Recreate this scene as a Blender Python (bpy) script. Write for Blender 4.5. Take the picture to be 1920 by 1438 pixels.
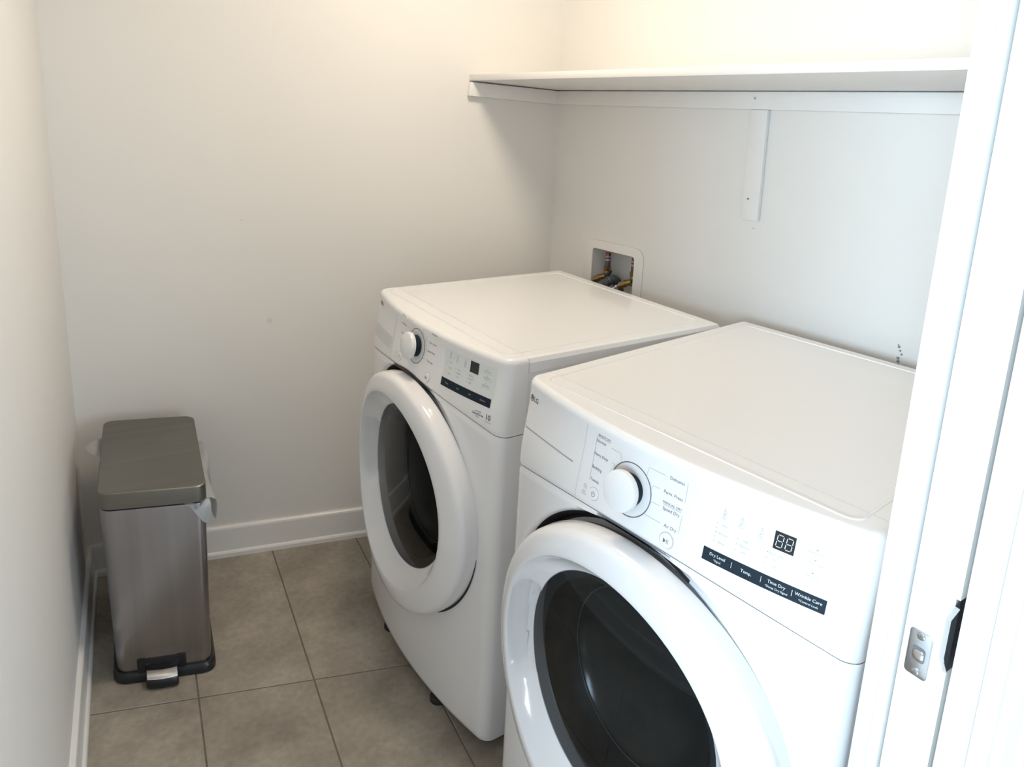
import bpy, bmesh, math, random
from mathutils import Vector, Matrix
random.seed(7)
sc = bpy.context.scene
for o in list(bpy.data.objects):
    bpy.data.objects.remove(o, do_unlink=True)
COL = sc.collection

# ------------------------------------------------------------------ camera
F_PX, PPY = 1343.11, 509.09                       # focal length and principal row on a 1920x1438 frame
cam_d = bpy.data.cameras.new('camera')
cam_d.sensor_fit = 'HORIZONTAL'
cam_d.sensor_width = 36.0
cam_d.lens = F_PX / 1920 * 36.0
cam_d.shift_y = -(719 - PPY) / 1920
cam_d.clip_start = 0.02
cam = bpy.data.objects.new('camera', cam_d)
COL.objects.link(cam)
CAM_R = Matrix.Rotation(-0.49227, 3, 'Z') @ Matrix.Rotation(1.35305, 3, 'X') @ Matrix.Rotation(0.042493, 3, 'Z')
cam.matrix_world = Matrix.Translation((0.1969, -2.38595, 1.49103)) @ CAM_R.to_4x4()
sc.camera = cam

# ------------------------------------------------------------------ world, daylight and exposure
world = bpy.data.worlds.new('world')
sc.world = world
world.use_nodes = True
bg = world.node_tree.nodes['Background']
bg.inputs[0].default_value = (0.86, 0.93, 1.0, 1)
bg.inputs[1].default_value = 0.46


def area_light(name, loc, target, sx, sy, power, color):
    d = bpy.data.lights.new(name, 'AREA')
    d.shape = 'RECTANGLE'
    d.size, d.size_y, d.energy, d.color = sx, sy, power, color
    o = bpy.data.objects.new(name, d)
    COL.objects.link(o)
    o.location = loc
    o.rotation_euler = (Vector(target) - Vector(loc)).to_track_quat('-Z', 'Z').to_euler()
    return o


# daylight from the two windows of the room behind the photographer
area_light('window_daylight_left', (-2.0, -3.20, 1.50), (0.6, -2.1, 1.1), 1.0, 1.5, 98, (0.64, 0.84, 1.0))
area_light('window_daylight_right', (1.9, -4.6, 1.45), (0.3, -1.2, 1.1), 1.2, 1.5, 26, (0.78, 0.90, 1.0))
vs = sc.view_settings
vs.view_transform = 'Standard'
vs.look = 'None'
vs.gamma = 1.0
vs.use_curve_mapping = False
vs.exposure = 0.86

# ------------------------------------------------------------------ helpers
def link(o, parent=None):
    COL.objects.link(o)
    if parent is not None:
        o.parent = parent
    return o


def mesh_obj(name, verts, faces, mat=None, parent=None, smooth=False, angle=None):
    me = bpy.data.meshes.new(name)
    me.from_pydata([tuple(v) for v in verts], [], [tuple(f) for f in faces])
    me.update()
    if smooth:
        for p in me.polygons:
            p.use_smooth = True
        if angle:
            me.set_sharp_from_angle(angle=math.radians(angle))
    o = bpy.data.objects.new(name, me)
    if mat:
        me.materials.append(mat)
    return link(o, parent)


def bm_obj(name, bm, mat=None, parent=None, smooth=True, angle=35):
    bmesh.ops.recalc_face_normals(bm, faces=bm.faces)
    me = bpy.data.meshes.new(name)
    bm.to_mesh(me)
    bm.free()
    if smooth:
        for p in me.polygons:
            p.use_smooth = True
        me.set_sharp_from_angle(angle=math.radians(angle))
    o = bpy.data.objects.new(name, me)
    if mat:
        me.materials.append(mat)
    return link(o, parent)


def empty(name, loc=(0, 0, 0), rz=0.0):
    o = bpy.data.objects.new(name, None)
    o.empty_display_size = 0.05
    o.location = loc
    o.rotation_euler = (0, 0, rz)
    return link(o)


def tag(o, label=None, cat=None, group=None, kind=None):
    if label:
        o['label'] = label
    if cat:
        o['category'] = cat
    if group:
        o['group'] = group
    if kind:
        o['kind'] = kind
    return o


def hexa(bm, p):
    """box from 8 points: bottom ring of four, top ring of four"""
    v = [bm.verts.new(q) for q in p]
    for f in ((0, 3, 2, 1), (4, 5, 6, 7), (0, 1, 5, 4), (1, 2, 6, 5), (2, 3, 7, 6), (3, 0, 4, 7)):
        bm.faces.new([v[i] for i in f])


def frame_box(bm, o, ex, ey, a0, a1, b0, b1, z0, z1):
    """box in the plan frame (o, ex, ey)"""
    def q(a, b, z):
        return Vector(o) + Vector(ex) * a + Vector(ey) * b + Vector((0, 0, z))
    hexa(bm, [q(a0, b0, z0), q(a1, b0, z0), q(a1, b1, z0), q(a0, b1, z0),
              q(a0, b0, z1), q(a1, b0, z1), q(a1, b1, z1), q(a0, b1, z1)])


def bevel_all(bm, w, seg=2):
    bmesh.ops.bevel(bm, geom=list(bm.edges), offset=w, segments=seg, profile=0.5, affect='EDGES')


def rrect(w, h, r, n=5):
    pts = []
    for cx, cy, a0 in ((w/2 - r, h/2 - r, 0), (-w/2 + r, h/2 - r, 90), (-w/2 + r, -h/2 + r, 180), (w/2 - r, -h/2 + r, 270)):
        for i in range(n + 1):
            a = math.radians(a0 + 90 * i / n)
            pts.append((cx + r * math.cos(a), cy + r * math.sin(a)))
    return pts


def loft(bm, rings, cap0=True, cap1=True):
    vr = [[bm.verts.new(p) for p in ring] for ring in rings]
    n = len(vr[0])
    for a, b in zip(vr[:-1], vr[1:]):
        for i in range(n):
            bm.faces.new((a[i], a[(i + 1) % n], b[(i + 1) % n], b[i]))
    if cap0:
        bm.faces.new(vr[0][::-1])
    if cap1:
        bm.faces.new(vr[-1])
    return vr


def tube(bm, path, rad, n=10, cap=True):
    path = [Vector(p) for p in path]
    rings = []
    up = None
    for i, p in enumerate(path):
        d = (path[min(i + 1, len(path) - 1)] - path[max(i - 1, 0)]).normalized()
        if up is None:
            up = Vector((0, 0, 1)) if abs(d.z) < 0.9 else Vector((1, 0, 0))
        a = d.cross(up).normalized()
        up = a.cross(d).normalized()
        r = rad[i] if isinstance(rad, (list, tuple)) else rad
        rings.append([p + a * (r * math.cos(2 * math.pi * k / n)) + up * (r * math.sin(2 * math.pi * k / n)) for k in range(n)])
    loft(bm, rings, cap, cap)


def bez(pts, n=24):
    """Catmull-Rom through points"""
    pts = [Vector(p) for p in pts]
    P = [pts[0]] + pts + [pts[-1]]
    out = []
    m = len(pts) - 1
    for k in range(m):
        for i in range(n if k < m - 1 else n + 1):
            t = i / n
            a, b, c, d = P[k], P[k + 1], P[k + 2], P[k + 3]
            out.append(0.5 * ((2 * b) + (-a + c) * t + (2 * a - 5 * b + 4 * c - d) * t * t + (-a + 3 * b - 3 * c + d) * t ** 3))
    return out


# ------------------------------------------------------------------ materials
def material(name, color, rough=0.5, metal=0.0, coat=0.0, spec=0.5):
    m = bpy.data.materials.new(name)
    m.use_nodes = True
    b = m.node_tree.nodes['Principled BSDF']
    b.inputs['Base Color'].default_value = (*color, 1)
    b.inputs['Roughness'].default_value = rough
    b.inputs['Metallic'].default_value = metal
    b.inputs['Coat Weight'].default_value = coat
    b.inputs['Specular IOR Level'].default_value = spec
    return m


def N(m, kind, **kw):
    n = m.node_tree.nodes.new(kind)
    for k, v in kw.items():
        setattr(n, k, v)
    return n


def L(m, a, b):
    m.node_tree.links.new(a, b)


def mottled(name, c1, c2, scale, rough=0.6, bump=0.0, bscale=None, detail=4, metal=0.0, stretch=None, coat=0.0):
    m = material(name, c1, rough, metal, coat)
    b = m.node_tree.nodes['Principled BSDF']
    tc = N(m, 'ShaderNodeTexCoord')
    src = tc.outputs['Object']
    if stretch:
        mp = N(m, 'ShaderNodeMapping')
        mp.inputs['Scale'].default_value = stretch
        L(m, src, mp.inputs['Vector'])
        src = mp.outputs['Vector']
    nz = N(m, 'ShaderNodeTexNoise')
    nz.inputs['Scale'].default_value = scale
    nz.inputs['Detail'].default_value = detail
    L(m, src, nz.inputs['Vector'])
    cr = N(m, 'ShaderNodeValToRGB')
    cr.color_ramp.elements[0].position = 0.3
    cr.color_ramp.elements[1].position = 0.7
    cr.color_ramp.elements[0].color = (*c1, 1)
    cr.color_ramp.elements[1].color = (*c2, 1)
    L(m, nz.outputs['Fac'], cr.inputs['Fac'])
    L(m, cr.outputs['Color'], b.inputs['Base Color'])
    if bump:
        nb = N(m, 'ShaderNodeTexNoise')
        nb.inputs['Scale'].default_value = bscale or scale * 10
        nb.inputs['Detail'].default_value = 3
        L(m, src, nb.inputs['Vector'])
        bp = N(m, 'ShaderNodeBump')
        bp.inputs['Strength'].default_value = bump
        bp.inputs['Distance'].default_value = 0.002
        L(m, nb.outputs['Fac'], bp.inputs['Height'])
        L(m, bp.outputs['Normal'], b.inputs['Normal'])
    return m


def add_spots(m, spots):
    """stains with a shape of their own: (world position, radius, colour, strength, breakup scale)"""
    b = m.node_tree.nodes['Principled BSDF']
    link0 = b.inputs['Base Color'].links[0]
    col = link0.from_socket
    geo = N(m, 'ShaderNodeNewGeometry')
    for pos, rad, c, strength, bs in spots:
        sub = N(m, 'ShaderNodeVectorMath', operation='DISTANCE')
        L(m, geo.outputs['Position'], sub.inputs[0])
        sub.inputs[1].default_value = pos
        nz = N(m, 'ShaderNodeTexNoise')
        nz.inputs['Scale'].default_value = bs
        L(m, geo.outputs['Position'], nz.inputs['Vector'])
        ma = N(m, 'ShaderNodeMath', operation='MULTIPLY_ADD')
        L(m, nz.outputs['Fac'], ma.inputs[0])
        ma.inputs[1].default_value = rad * 1.2
        L(m, sub.outputs['Value'], ma.inputs[2])
        mr = N(m, 'ShaderNodeMapRange')
        mr.inputs['From Min'].default_value = rad * 0.9
        mr.inputs['From Max'].default_value = rad * 1.5
        mr.inputs['To Min'].default_value = strength
        mr.inputs['To Max'].default_value = 0.0
        L(m, ma.outputs['Value'], mr.inputs['Value'])
        mx = N(m, 'ShaderNodeMix', data_type='RGBA')
        L(m, mr.outputs['Result'], mx.inputs['Factor'])
        L(m, col, mx.inputs['A'])
        mx.inputs['B'].default_value = (*c, 1)
        col = mx.outputs['Result']
    L(m, col, b.inputs['Base Color'])


WALLC = (0.79, 0.775, 0.75)
M = {}
M['wall'] = mottled('wall_paint', WALLC, (0.805, 0.79, 0.765), 3.0, 0.55, 0.05, 260)
M['wall_back'] = mottled('wall_paint_back', WALLC, (0.805, 0.79, 0.765), 3.0, 0.55, 0.05, 260)
M['wall_right'] = mottled('wall_paint_right', WALLC, (0.805, 0.79, 0.765), 3.0, 0.42, 0.05, 260)
M['ceiling'] = mottled('ceiling_paint', (0.83, 0.81, 0.78), (0.85, 0.83, 0.80), 4.0, 0.8)
M['trim'] = mottled('white_trim_paint', (0.83, 0.82, 0.80), (0.85, 0.84, 0.82), 6.0, 0.32, coat=0.1)
M['shelf'] = mottled('white_shelf_paint', (0.80, 0.79, 0.775), (0.83, 0.82, 0.80), 5.0, 0.42, 0.04, 120)
M['grout'] = mottled('grout', (0.17, 0.145, 0.118), (0.22, 0.19, 0.155), 20, 0.9)
M['enamel'] = mottled('white_enamel', (0.80, 0.80, 0.81), (0.81, 0.81, 0.82), 2.0, 0.22, coat=0.35)
M['plastic'] = mottled('white_plastic', (0.80, 0.80, 0.81), (0.81, 0.81, 0.82), 2.0, 0.28, coat=0.2)
M['ringface'] = mottled('white_gloss_plastic', (0.80, 0.80, 0.815), (0.81, 0.81, 0.825), 2.0, 0.14, coat=0.5)
M['recess'] = mottled('drawer_recess_plastic', (0.62, 0.63, 0.66), (0.66, 0.67, 0.70), 2.0, 0.35)
M['overlay'] = mottled('pale_control_film', (0.70, 0.735, 0.74), (0.72, 0.755, 0.76), 4.0, 0.3)
M['overlay_white'] = mottled('white_control_film', (0.78, 0.80, 0.81), (0.79, 0.81, 0.82), 4.0, 0.3)
M['black'] = mottled('black_gloss_plastic', (0.012, 0.014, 0.017), (0.018, 0.020, 0.024), 8.0, 0.25)
M['navy'] = mottled('dark_button_strip', (0.010, 0.019, 0.030), (0.013, 0.023, 0.035), 8.0, 0.6)
M['navy'].node_tree.nodes['Principled BSDF'].inputs['Specular IOR Level'].default_value = 0.2
M['ink'] = mottled('grey_ink', (0.10, 0.10, 0.11), (0.12, 0.12, 0.13), 8.0, 0.5)
M['ink_soft'] = mottled('pale_grey_ink', (0.33, 0.34, 0.36), (0.37, 0.38, 0.40), 8.0, 0.5)
M['ink_white'] = mottled('white_ink', (0.72, 0.76, 0.80), (0.76, 0.80, 0.84), 8.0, 0.5)
M['bowl'] = mottled('dark_door_bowl', (0.020, 0.026, 0.027), (0.032, 0.038, 0.038), 6.0, 0.18)
M['bowl_band'] = mottled('grey_door_band', (0.070, 0.078, 0.088), (0.10, 0.11, 0.12), 6.0, 0.2)
M['gasket'] = mottled('grey_gasket', (0.12, 0.13, 0.14), (0.15, 0.16, 0.17), 6.0, 0.5)
M['steel_rim'] = mottled('steel_rim', (0.45, 0.45, 0.45), (0.55, 0.55, 0.55), 20, 0.3, metal=1.0)
M['rubber'] = mottled('black_rubber_and_gap_shade', (0.012, 0.012, 0.014), (0.02, 0.02, 0.022), 12, 0.6)
M['blackplastic'] = mottled('black_bin_plastic', (0.010, 0.011, 0.014), (0.015, 0.016, 0.020), 10, 0.35)
M['chrome'] = mottled('polished_steel', (0.70, 0.70, 0.70), (0.76, 0.76, 0.76), 10, 0.16, metal=1.0)
M['satin'] = mottled('satin_nickel', (0.50, 0.52, 0.55), (0.56, 0.58, 0.61), 30, 0.32, metal=1.0)
M['brass'] = mottled('brass', (0.36, 0.24, 0.09), (0.26, 0.17, 0.07), 60, 0.32, metal=1.0)
M['darkbrass'] = mottled('tarnished_brass', (0.16, 0.12, 0.06), (0.28, 0.21, 0.11), 90, 0.4, metal=1.0)
M['copper'] = mottled('copper', (0.30, 0.12, 0.07), (0.22, 0.09, 0.055), 60, 0.35, metal=1.0)
M['braid'] = mottled('braided_steel', (0.14, 0.135, 0.125), (0.36, 0.35, 0.33), 420, 0.4, metal=1.0)
M['drain'] = mottled('blue_grey_hose', (0.05, 0.065, 0.08), (0.065, 0.08, 0.095), 20, 0.5)
M['boxplastic'] = mottled('outlet_box_plastic', (0.78, 0.77, 0.75), (0.80, 0.79, 0.77), 8, 0.4)
M['lever'] = mottled('dark_lever', (0.02, 0.03, 0.035), (0.03, 0.04, 0.045), 20, 0.45)
M['bag'] = mottled('white_bag_film', (0.70, 0.73, 0.76), (0.78, 0.80, 0.82), 30, 0.45, 0.3, 90)
M['sticker_red'] = mottled('red_sticker', (0.25, 0.05, 0.05), (0.30, 0.06, 0.06), 40, 0.5)
M['sticker_white'] = mottled('white_sticker', (0.48, 0.46, 0.44), (0.55, 0.52, 0.50), 40, 0.5)
M['sticker_blue'] = mottled('blue_sticker', (0.06, 0.10, 0.16), (0.08, 0.12, 0.19), 40, 0.5)
M['woodpanel'] = mottled('pale_grain_panel', (0.72, 0.66, 0.62), (0.84, 0.79, 0.75), 9, 0.5, 0.05, 80, stretch=(5, 5, 0.5))
M['wood'] = mottled('pale_oak_plank', (0.48, 0.41, 0.34), (0.60, 0.53, 0.46), 6, 0.45, 0.05, 80, stretch=(6, 0.6, 1))


def steel_brushed(name, c1, c2, stretch, rough):
    m = mottled(name, c1, c2, 40, rough, metal=1.0, stretch=stretch)
    b = m.node_tree.nodes['Principled BSDF']
    b.inputs['Anisotropic'].default_value = 0.4
    return m


M['steel_body'] = steel_brushed('brushed_steel_body', (0.335, 0.325, 0.335), (0.375, 0.365, 0.375), (1, 1, 0.02), 0.28)
M['steel_lid'] = steel_brushed('brushed_steel_lid', (0.21, 0.20, 0.18), (0.235, 0.225, 0.203), (0.02, 1, 1), 0.42)


def tile_material():
    m = material('beige_stone_tile', (0.3, 0.27, 0.23), 0.42)
    b = m.node_tree.nodes['Principled BSDF']
    geo = N(m, 'ShaderNodeNewGeometry')
    n1 = N(m, 'ShaderNodeTexNoise')
    n1.inputs['Scale'].default_value = 5.5
    n1.inputs['Detail'].default_value = 6
    n1.inputs['Roughness'].default_value = 0.6
    n2 = N(m, 'ShaderNodeTexNoise')
    n2.inputs['Scale'].default_value = 60
    n2.inputs['Detail'].default_value = 4
    L(m, geo.outputs['Position'], n1.inputs['Vector'])
    L(m, geo.outputs['Position'], n2.inputs['Vector'])
    cr = N(m, 'ShaderNodeValToRGB')
    e = cr.color_ramp.elements
    e[0].position, e[1].position = 0.32, 0.70
    e[0].color = (0.245, 0.215, 0.176, 1)
    e[1].color = (0.42, 0.375, 0.315, 1)
    L(m, n1.outputs['Fac'], cr.inputs['Fac'])
    mx = N(m, 'ShaderNodeMix', data_type='RGBA', blend_type='OVERLAY')
    mx.inputs['Factor'].default_value = 0.25
    L(m, cr.outputs['Color'], mx.inputs['A'])
    L(m, n2.outputs['Fac'], mx.inputs['B'])
    # each tile a touch lighter or darker than the next
    oi = N(m, 'ShaderNodeObjectInfo')
    mr = N(m, 'ShaderNodeMapRange')
    mr.inputs['To Min'].default_value = 0.94
    mr.inputs['To Max'].default_value = 1.06
    L(m, oi.outputs['Random'], mr.inputs['Value'])
    hv = N(m, 'ShaderNodeHueSaturation')
    L(m, mr.outputs['Result'], hv.inputs['Value'])
    L(m, mx.outputs['Result'], hv.inputs['Color'])
    L(m, hv.outputs['Color'], b.inputs['Base Color'])
    bp = N(m, 'ShaderNodeBump')
    bp.inputs['Strength'].default_value = 0.12
    bp.inputs['Distance'].default_value = 0.002
    L(m, n2.outputs['Fac'], bp.inputs['Height'])
    L(m, bp.outputs['Normal'], b.inputs['Normal'])
    return m


M['tile'] = tile_material()


def glass_material(name, tint):
    m = bpy.data.materials.new(name)
    m.use_nodes = True
    nt = m.node_tree
    nt.nodes.clear()
    out = nt.nodes.new('ShaderNodeOutputMaterial')
    mix = nt.nodes.new('ShaderNodeMixShader')
    fr = nt.nodes.new('ShaderNodeFresnel')
    fr.inputs['IOR'].default_value = 1.38
    tr = nt.nodes.new('ShaderNodeBsdfTransparent')
    tr.inputs[0].default_value = (*tint, 1)
    gl = nt.nodes.new('ShaderNodeBsdfGlossy')
    gl.inputs['Roughness'].default_value = 0.03
    gl.inputs[0].default_value = (0.9, 0.9, 0.9, 1)
    nt.links.new(fr.outputs[0], mix.inputs[0])
    nt.links.new(tr.outputs[0], mix.inputs[1])
    nt.links.new(gl.outputs[0], mix.inputs[2])
    nt.links.new(mix.outputs[0], out.inputs[0])
    return m


M['glass'] = glass_material('tinted_door_glass', (0.55, 0.58, 0.60))


def lamp_material(name, color, strength):
    m = material(name, color, 0.4)
    b = m.node_tree.nodes['Principled BSDF']
    b.inputs['Emission Color'].default_value = (*color, 1)
    b.inputs['Emission Strength'].default_value = strength
    return m


# ------------------------------------------------------------------ plan of the place
PSI, PHI, WID = -0.150808, 0.174413, 1.50596
RC = Vector((WID, WID * math.tan(PSI), 0))                    # far right corner
FD = Vector((math.cos(PSI), math.sin(PSI), 0))                # along the back wall
FN = Vector((math.sin(PSI), -math.cos(PSI), 0))               # out of the back wall
RD = Vector((math.sin(PHI), -math.cos(PHI), 0))               # along the right wall towards the door
RN = Vector((-math.cos(PHI), -math.sin(PHI), 0))              # out of the right wall
AL = 0.10
E1 = Vector((math.cos(AL), math.sin(AL), 0))                  # along the door wall
E2 = Vector((math.sin(AL), -math.cos(AL), 0))                 # through the door wall, out of the room
P0 = Vector((0.92, -1.951, 0))                                # inner corner of the right door casing
CEIL = 2.42

add_spots(M['wall_back'], [
    (tuple(FD * 0.564 + Vector((0, 0, 0.812))), 0.014, (0.60, 0.57, 0.50), 0.45, 30),
    (tuple(FD * 0.493 + Vector((0, 0, 1.136))), 0.004, (0.52, 0.48, 0.42), 0.5, 90)])
mk = [(1.218, 1.008, .0045), (1.222, 1.000, .004), (1.226, .992, .0035), (1.219, .982, .005), (1.221, .974, .005), (1.222, .966, .004), (1.216, 1.012, .003)]
add_spots(M['wall_right'], [(tuple(RC + RD * s + Vector((0, 0, z))), r, (0.05, 0.05, 0.055), 0.85, 300) for s, z, r in mk] +
          [(tuple(RC + RD * .808 + Vector((0, 0, 1.219))), .0022, (0.12, 0.11, 0.11), 0.8, 300)])

# floor of the laundry: grout bed and single tiles
bm = bmesh.new()
hexa(bm, [(-.02, -2.10, -.05), (2.0, -2.10, -.05), (2.0, .05, -.05), (-.02, .05, -.05),
          (-.02, -2.10, -.003), (2.0, -2.10, -.003), (2.0, .05, -.003), (-.02, .05, -.003)])
floor = bm_obj('floor', bm, M['grout'], smooth=False)
tag(floor, 'beige stone-look tile floor with thin grout joints', 'floor', kind='structure')
TX0, TW, TLEN, TS = 0.2625, 0.2775, 0.67, -0.227        # joint position, tile width, length, slope of the cross joints
gap = 0.0016
c = 0.0012
tv = []
for z, k in ((-.01, 0), (-.0012, 0), (0, c)):
    for a, b in ((0, 0), (1, 0), (1, 1), (0, 1)):
        x = (gap + k) if a == 0 else (TW - gap - k)
        y = (gap + k) if b == 0 else (TLEN - gap - k)
        tv.append((x, y + x * TS, z))
tf = [(0, 3, 2, 1), (8, 9, 10, 11)] + [(r + i, r + (i + 1) % 4, r + 4 + (i + 1) % 4, r + 4 + i) for r in (0, 4) for i in range(4)]
tile_me = bpy.data.meshes.new('tile')
tile_me.from_pydata(tv, [], tf)
tile_me.materials.append(M['tile'])
for i in range(-1, 6):
    for j in range(-4, 3):
        x = TX0 + i * TW
        y = -0.668 + (x - TX0) * TS + j * TLEN
        cx, cy = x + TW / 2, y + TLEN / 2 + TW / 2 * TS
        if cy > 0.25 + (x * math.tan(PSI)) or cy < -2.35 or cx > 1.95:
            continue
        t = bpy.data.objects.new('tile', tile_me)
        t.location = (x, y, 0)
        link(t, floor)


# walls
def wall(name, mat, o, ex, ey, a0, a1, label, z1=CEIL, th=0.10):
    bm = bmesh.new()
    frame_box(bm, o, ex, ey, a0, a1, -th, 0, -0.05, z1)
    w = bm_obj(name, bm, mat, smooth=False)
    return tag(w, label, 'wall', kind='structure')


wall('wall_left', M['wall'], (0, 0, 0), (0, -1, 0), (1, 0, 0), -0.12, 2.08, 'cream painted wall beside the steel trash can')
wall('wall_back', M['wall_back'], (0, 0, 0), FD, FN, -0.02, RC.length + 0.05, 'cream painted back wall with a faint smudge')
# right wall with the opening of the plumbing box
HS0, HS1, HZ0, HZ1 = 0.205, 0.415, 0.865, 1.078
bm = bmesh.new()
for a0, a1, z0, z1 in ((-.02, HS0, -.05, CEIL), (HS1, 1.80, -.05, CEIL), (HS0, HS1, -.05, HZ0), (HS0, HS1, HZ1, CEIL)):
    frame_box(bm, RC, RD, RN, a0, a1, -.10, 0, z0, z1)
tag(bm_obj('wall_right', bm, M['wall_right'], smooth=False), 'cream painted wall behind the machines under the shelf', 'wall', kind='structure')
# front wall with the doorway: right part is a split wall that takes the sliding door
LEFT_E = -0.895                                                # left end of the opening, along E1 from P0
DOOR_H = 2.06
S_IN, S_OUT = 0.0175, 0.112                                    # wall faces along E2
bm = bmesh.new()
for s0, s1 in ((S_IN, 0.031), (0.086, S_OUT)):
    frame_box(bm, P0, E1, E2, 0.03, 1.25, s0, s1, 0, CEIL)
frame_box(bm, P0, E1, E2, 1.25, 1.45, S_IN, S_OUT, 0, CEIL)
frame_box(bm, P0, E1, E2, -1.10, 0.03, S_IN, S_OUT, DOOR_H, CEIL)
tag(bm_obj('wall_front', bm, M['wall'], smooth=False), 'painted wall around the sliding door opening', 'wall', kind='structure')
bm = bmesh.new()
hexa(bm, [(-.15, -2.4, CEIL), (2.1, -2.4, CEIL), (2.1, .15, CEIL), (-.15, .15, CEIL),
          (-.15, -2.4, CEIL + .06), (2.1, -2.4, CEIL + .06), (2.1, .15, CEIL + .06), (-.15, .15, CEIL + .06)])
tag(bm_obj('ceiling', bm, M['ceiling'], smooth=False), 'plain painted ceiling of the laundry closet', 'ceiling', kind='structure')


# baseboards
def baseboard(name, o, ex, ey, a0, a1, label):
    prof = [(0, 0), (.021, 0), (.021, .014), (.0185, .019), (.0135, .0215), (.0125, .098), (.011, .104), (.007, .1075), (0, .1075)]
    bm = bmesh.new()
    rings = [[Vector(o) + Vector(ex) * a + Vector(ey) * d + Vector((0, 0, z)) for d, z in prof] for a in (a0, a1)]
    loft(bm, rings)
    b = bm_obj(name, bm, M['trim'], smooth=False)
    tag(b, label, 'baseboard', kind='structure')


baseboard('baseboard_left', (0, 0, 0), (0, -1, 0), (1, 0, 0), 0.003, 1.96, 'white baseboard with shoe strip along the left wall')
baseboard('baseboard_back', (0, 0, 0), FD, FN, 0.0, RC.length, 'white baseboard with shoe strip along the back wall')


# door frame: casings and split jambs
def trim(name, label, a0, a1, s0, s1, z0, z1, bev=0.003):
    bm = bmesh.new()
    frame_box(bm, P0, E1, E2, a0, a1, s0, s1, z0, z1)
    bevel_all(bm, bev, 2)
    t = bm_obj(name, bm, M['trim'])
    return tag(t, label, 'door trim', kind='structure')


trim('trim_1', 'white door casing on the laundry side of the doorway', 0.0, 0.075, 0.0, 0.017, 0, DOOR_H + .07, .0045)
trim('trim_2', 'white inner split jamb beside the sliding door', 0.005, 0.03, 0.0175, 0.0295, 0, DOOR_H, .002)
trim('trim_3', 'white outer split jamb beside the sliding door', 0.0, 0.03, 0.0885, 0.116, 0, DOOR_H, .0015)
trim('trim_4', 'white door casing facing the outer room', 0.001, 0.011, 0.1165, 0.134, 0, DOOR_H + .07, .003)
trim('trim_5', 'white head jamb over the doorway', -0.90, 0.03, 0.0, 0.13, DOOR_H - .02, DOOR_H + .004, .002)

bm = bmesh.new()
frame_box(bm, P0, E1, E2, 0.0115, 1.45, 0.1125, 0.130, 0, CEIL)
tag(bm_obj('wall_panel', bm, M['woodpanel'], smooth=False), 'pale wood-grain panel outside the doorway', 'wall panel', kind='structure')
# the sliding (pocket) door with its edge lock
door = empty('door_1', tuple(P0))
door.rotation_euler = (0, 0, AL)
tag(door, 'white sliding pocket door edge with satin latch plate', 'door', kind='structure')
# local frame: x along E1, y along -E2
DS0, DS1 = 0.0335, 0.0815
bm = bmesh.new()
NZ0, NZ1 = 0.925, 1.012      # notch of the flush pull in the outer edge
for z0, z1, s1 in ((0.012, NZ0, DS1), (NZ1, DOOR_H - .025, DS1), (NZ0, NZ1, DS1 - .004)):
    hexa(bm, [(.008, -s1, z0), (.90, -s1, z0), (.90, -DS0, z0), (.008, -DS0, z0),
              (.008, -s1, z1), (.90, -s1, z1), (.90, -DS0, z1), (.008, -DS0, z1)])
slab = bm_obj('slab', bm, M['trim'], door, smooth=False)
# flush pull: black cup and bent satin lip let into the corner of the door
bm = bmesh.new()
pts = [(NZ0 + .002, 0), (NZ0 + .014, .0045), (NZ0 + .060, .0058), (NZ1 - .012, .0045), (NZ1 - .001, 0)]
n = len(pts)
va = [bm.verts.new((.0062 + d * 0.2, -(DS1 - d), z)) for z, d in pts]
vb = [bm.verts.new((.050, -(DS1 + .0008), z)) for z, d in pts]
vc = [bm.verts.new((.0062, -(DS1 + .0008), z)) for z, d in pts]
for i in range(n - 1):
    bm.faces.new((va[i], va[i + 1], vc[i + 1], vc[i]))
    bm.faces.new((vc[i], vc[i + 1], vb[i + 1], vb[i]))
pull = bm_obj('flush_pull', bm, M['black'], door, smooth=False)
bm = bmesh.new()
lip = [(NZ0 - .001, .0015), (NZ0 + .012, .0075), (NZ1 - .026, .0075), (NZ1 - .008, .0015)]
va = [bm.verts.new((.0068, -(DS1 - d - .002), z)) for z, d in lip]
vb = [bm.verts.new((.0058, -(DS1 - d + .0035), z)) for z, d in lip]
for i in range(3):
    bm.faces.new((va[i], va[i + 1], vb[i + 1], vb[i]))
bmesh.ops.solidify(bm, geom=list(bm.faces), thickness=.0006)
bm_obj('pull_lip', bm, M['trim'], pull, smooth=False)
# latch plate
PLS, PLZ = 0.0520, 0.9265
def dpt(s, z, x):
    return (x, -(PLS + s), PLZ + z)
bm = bmesh.new()
out = rrect(.0245, .0560, .0045)
loft(bm, [[dpt(a, b, .008) for a, b in out], [dpt(a, b, .0068) for a, b in out], [dpt(a * .96, b * .98, .0064) for a, b in out]], True, True)
plate = bm_obj('latch_plate', bm, M['satin'], door, angle=40)
tag(plate, 'satin nickel latch plate with two screws')
bm = bmesh.new()
win = rrect(.0150, .0185, .004)
loft(bm, [[dpt(a, b, .0066) for a, b in win], [dpt(a, b, .0062) for a, b in win]])
bm_obj('latch_window', bm, M['gasket'], plate)
bm = bmesh.new()
hook = rrect(.0120, .0140, .0045)
loft(bm, [[dpt(a + .0006, b - .0012, .0066) for a, b in hook], [dpt(a + .0006, b - .0012, .0050) for a, b in hook], [dpt(a * .75 + .0006, b * .75 - .0012, .0042) for a, b in hook]])
bm_obj('latch_hook', bm, M['chrome'], plate, angle=50)
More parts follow.
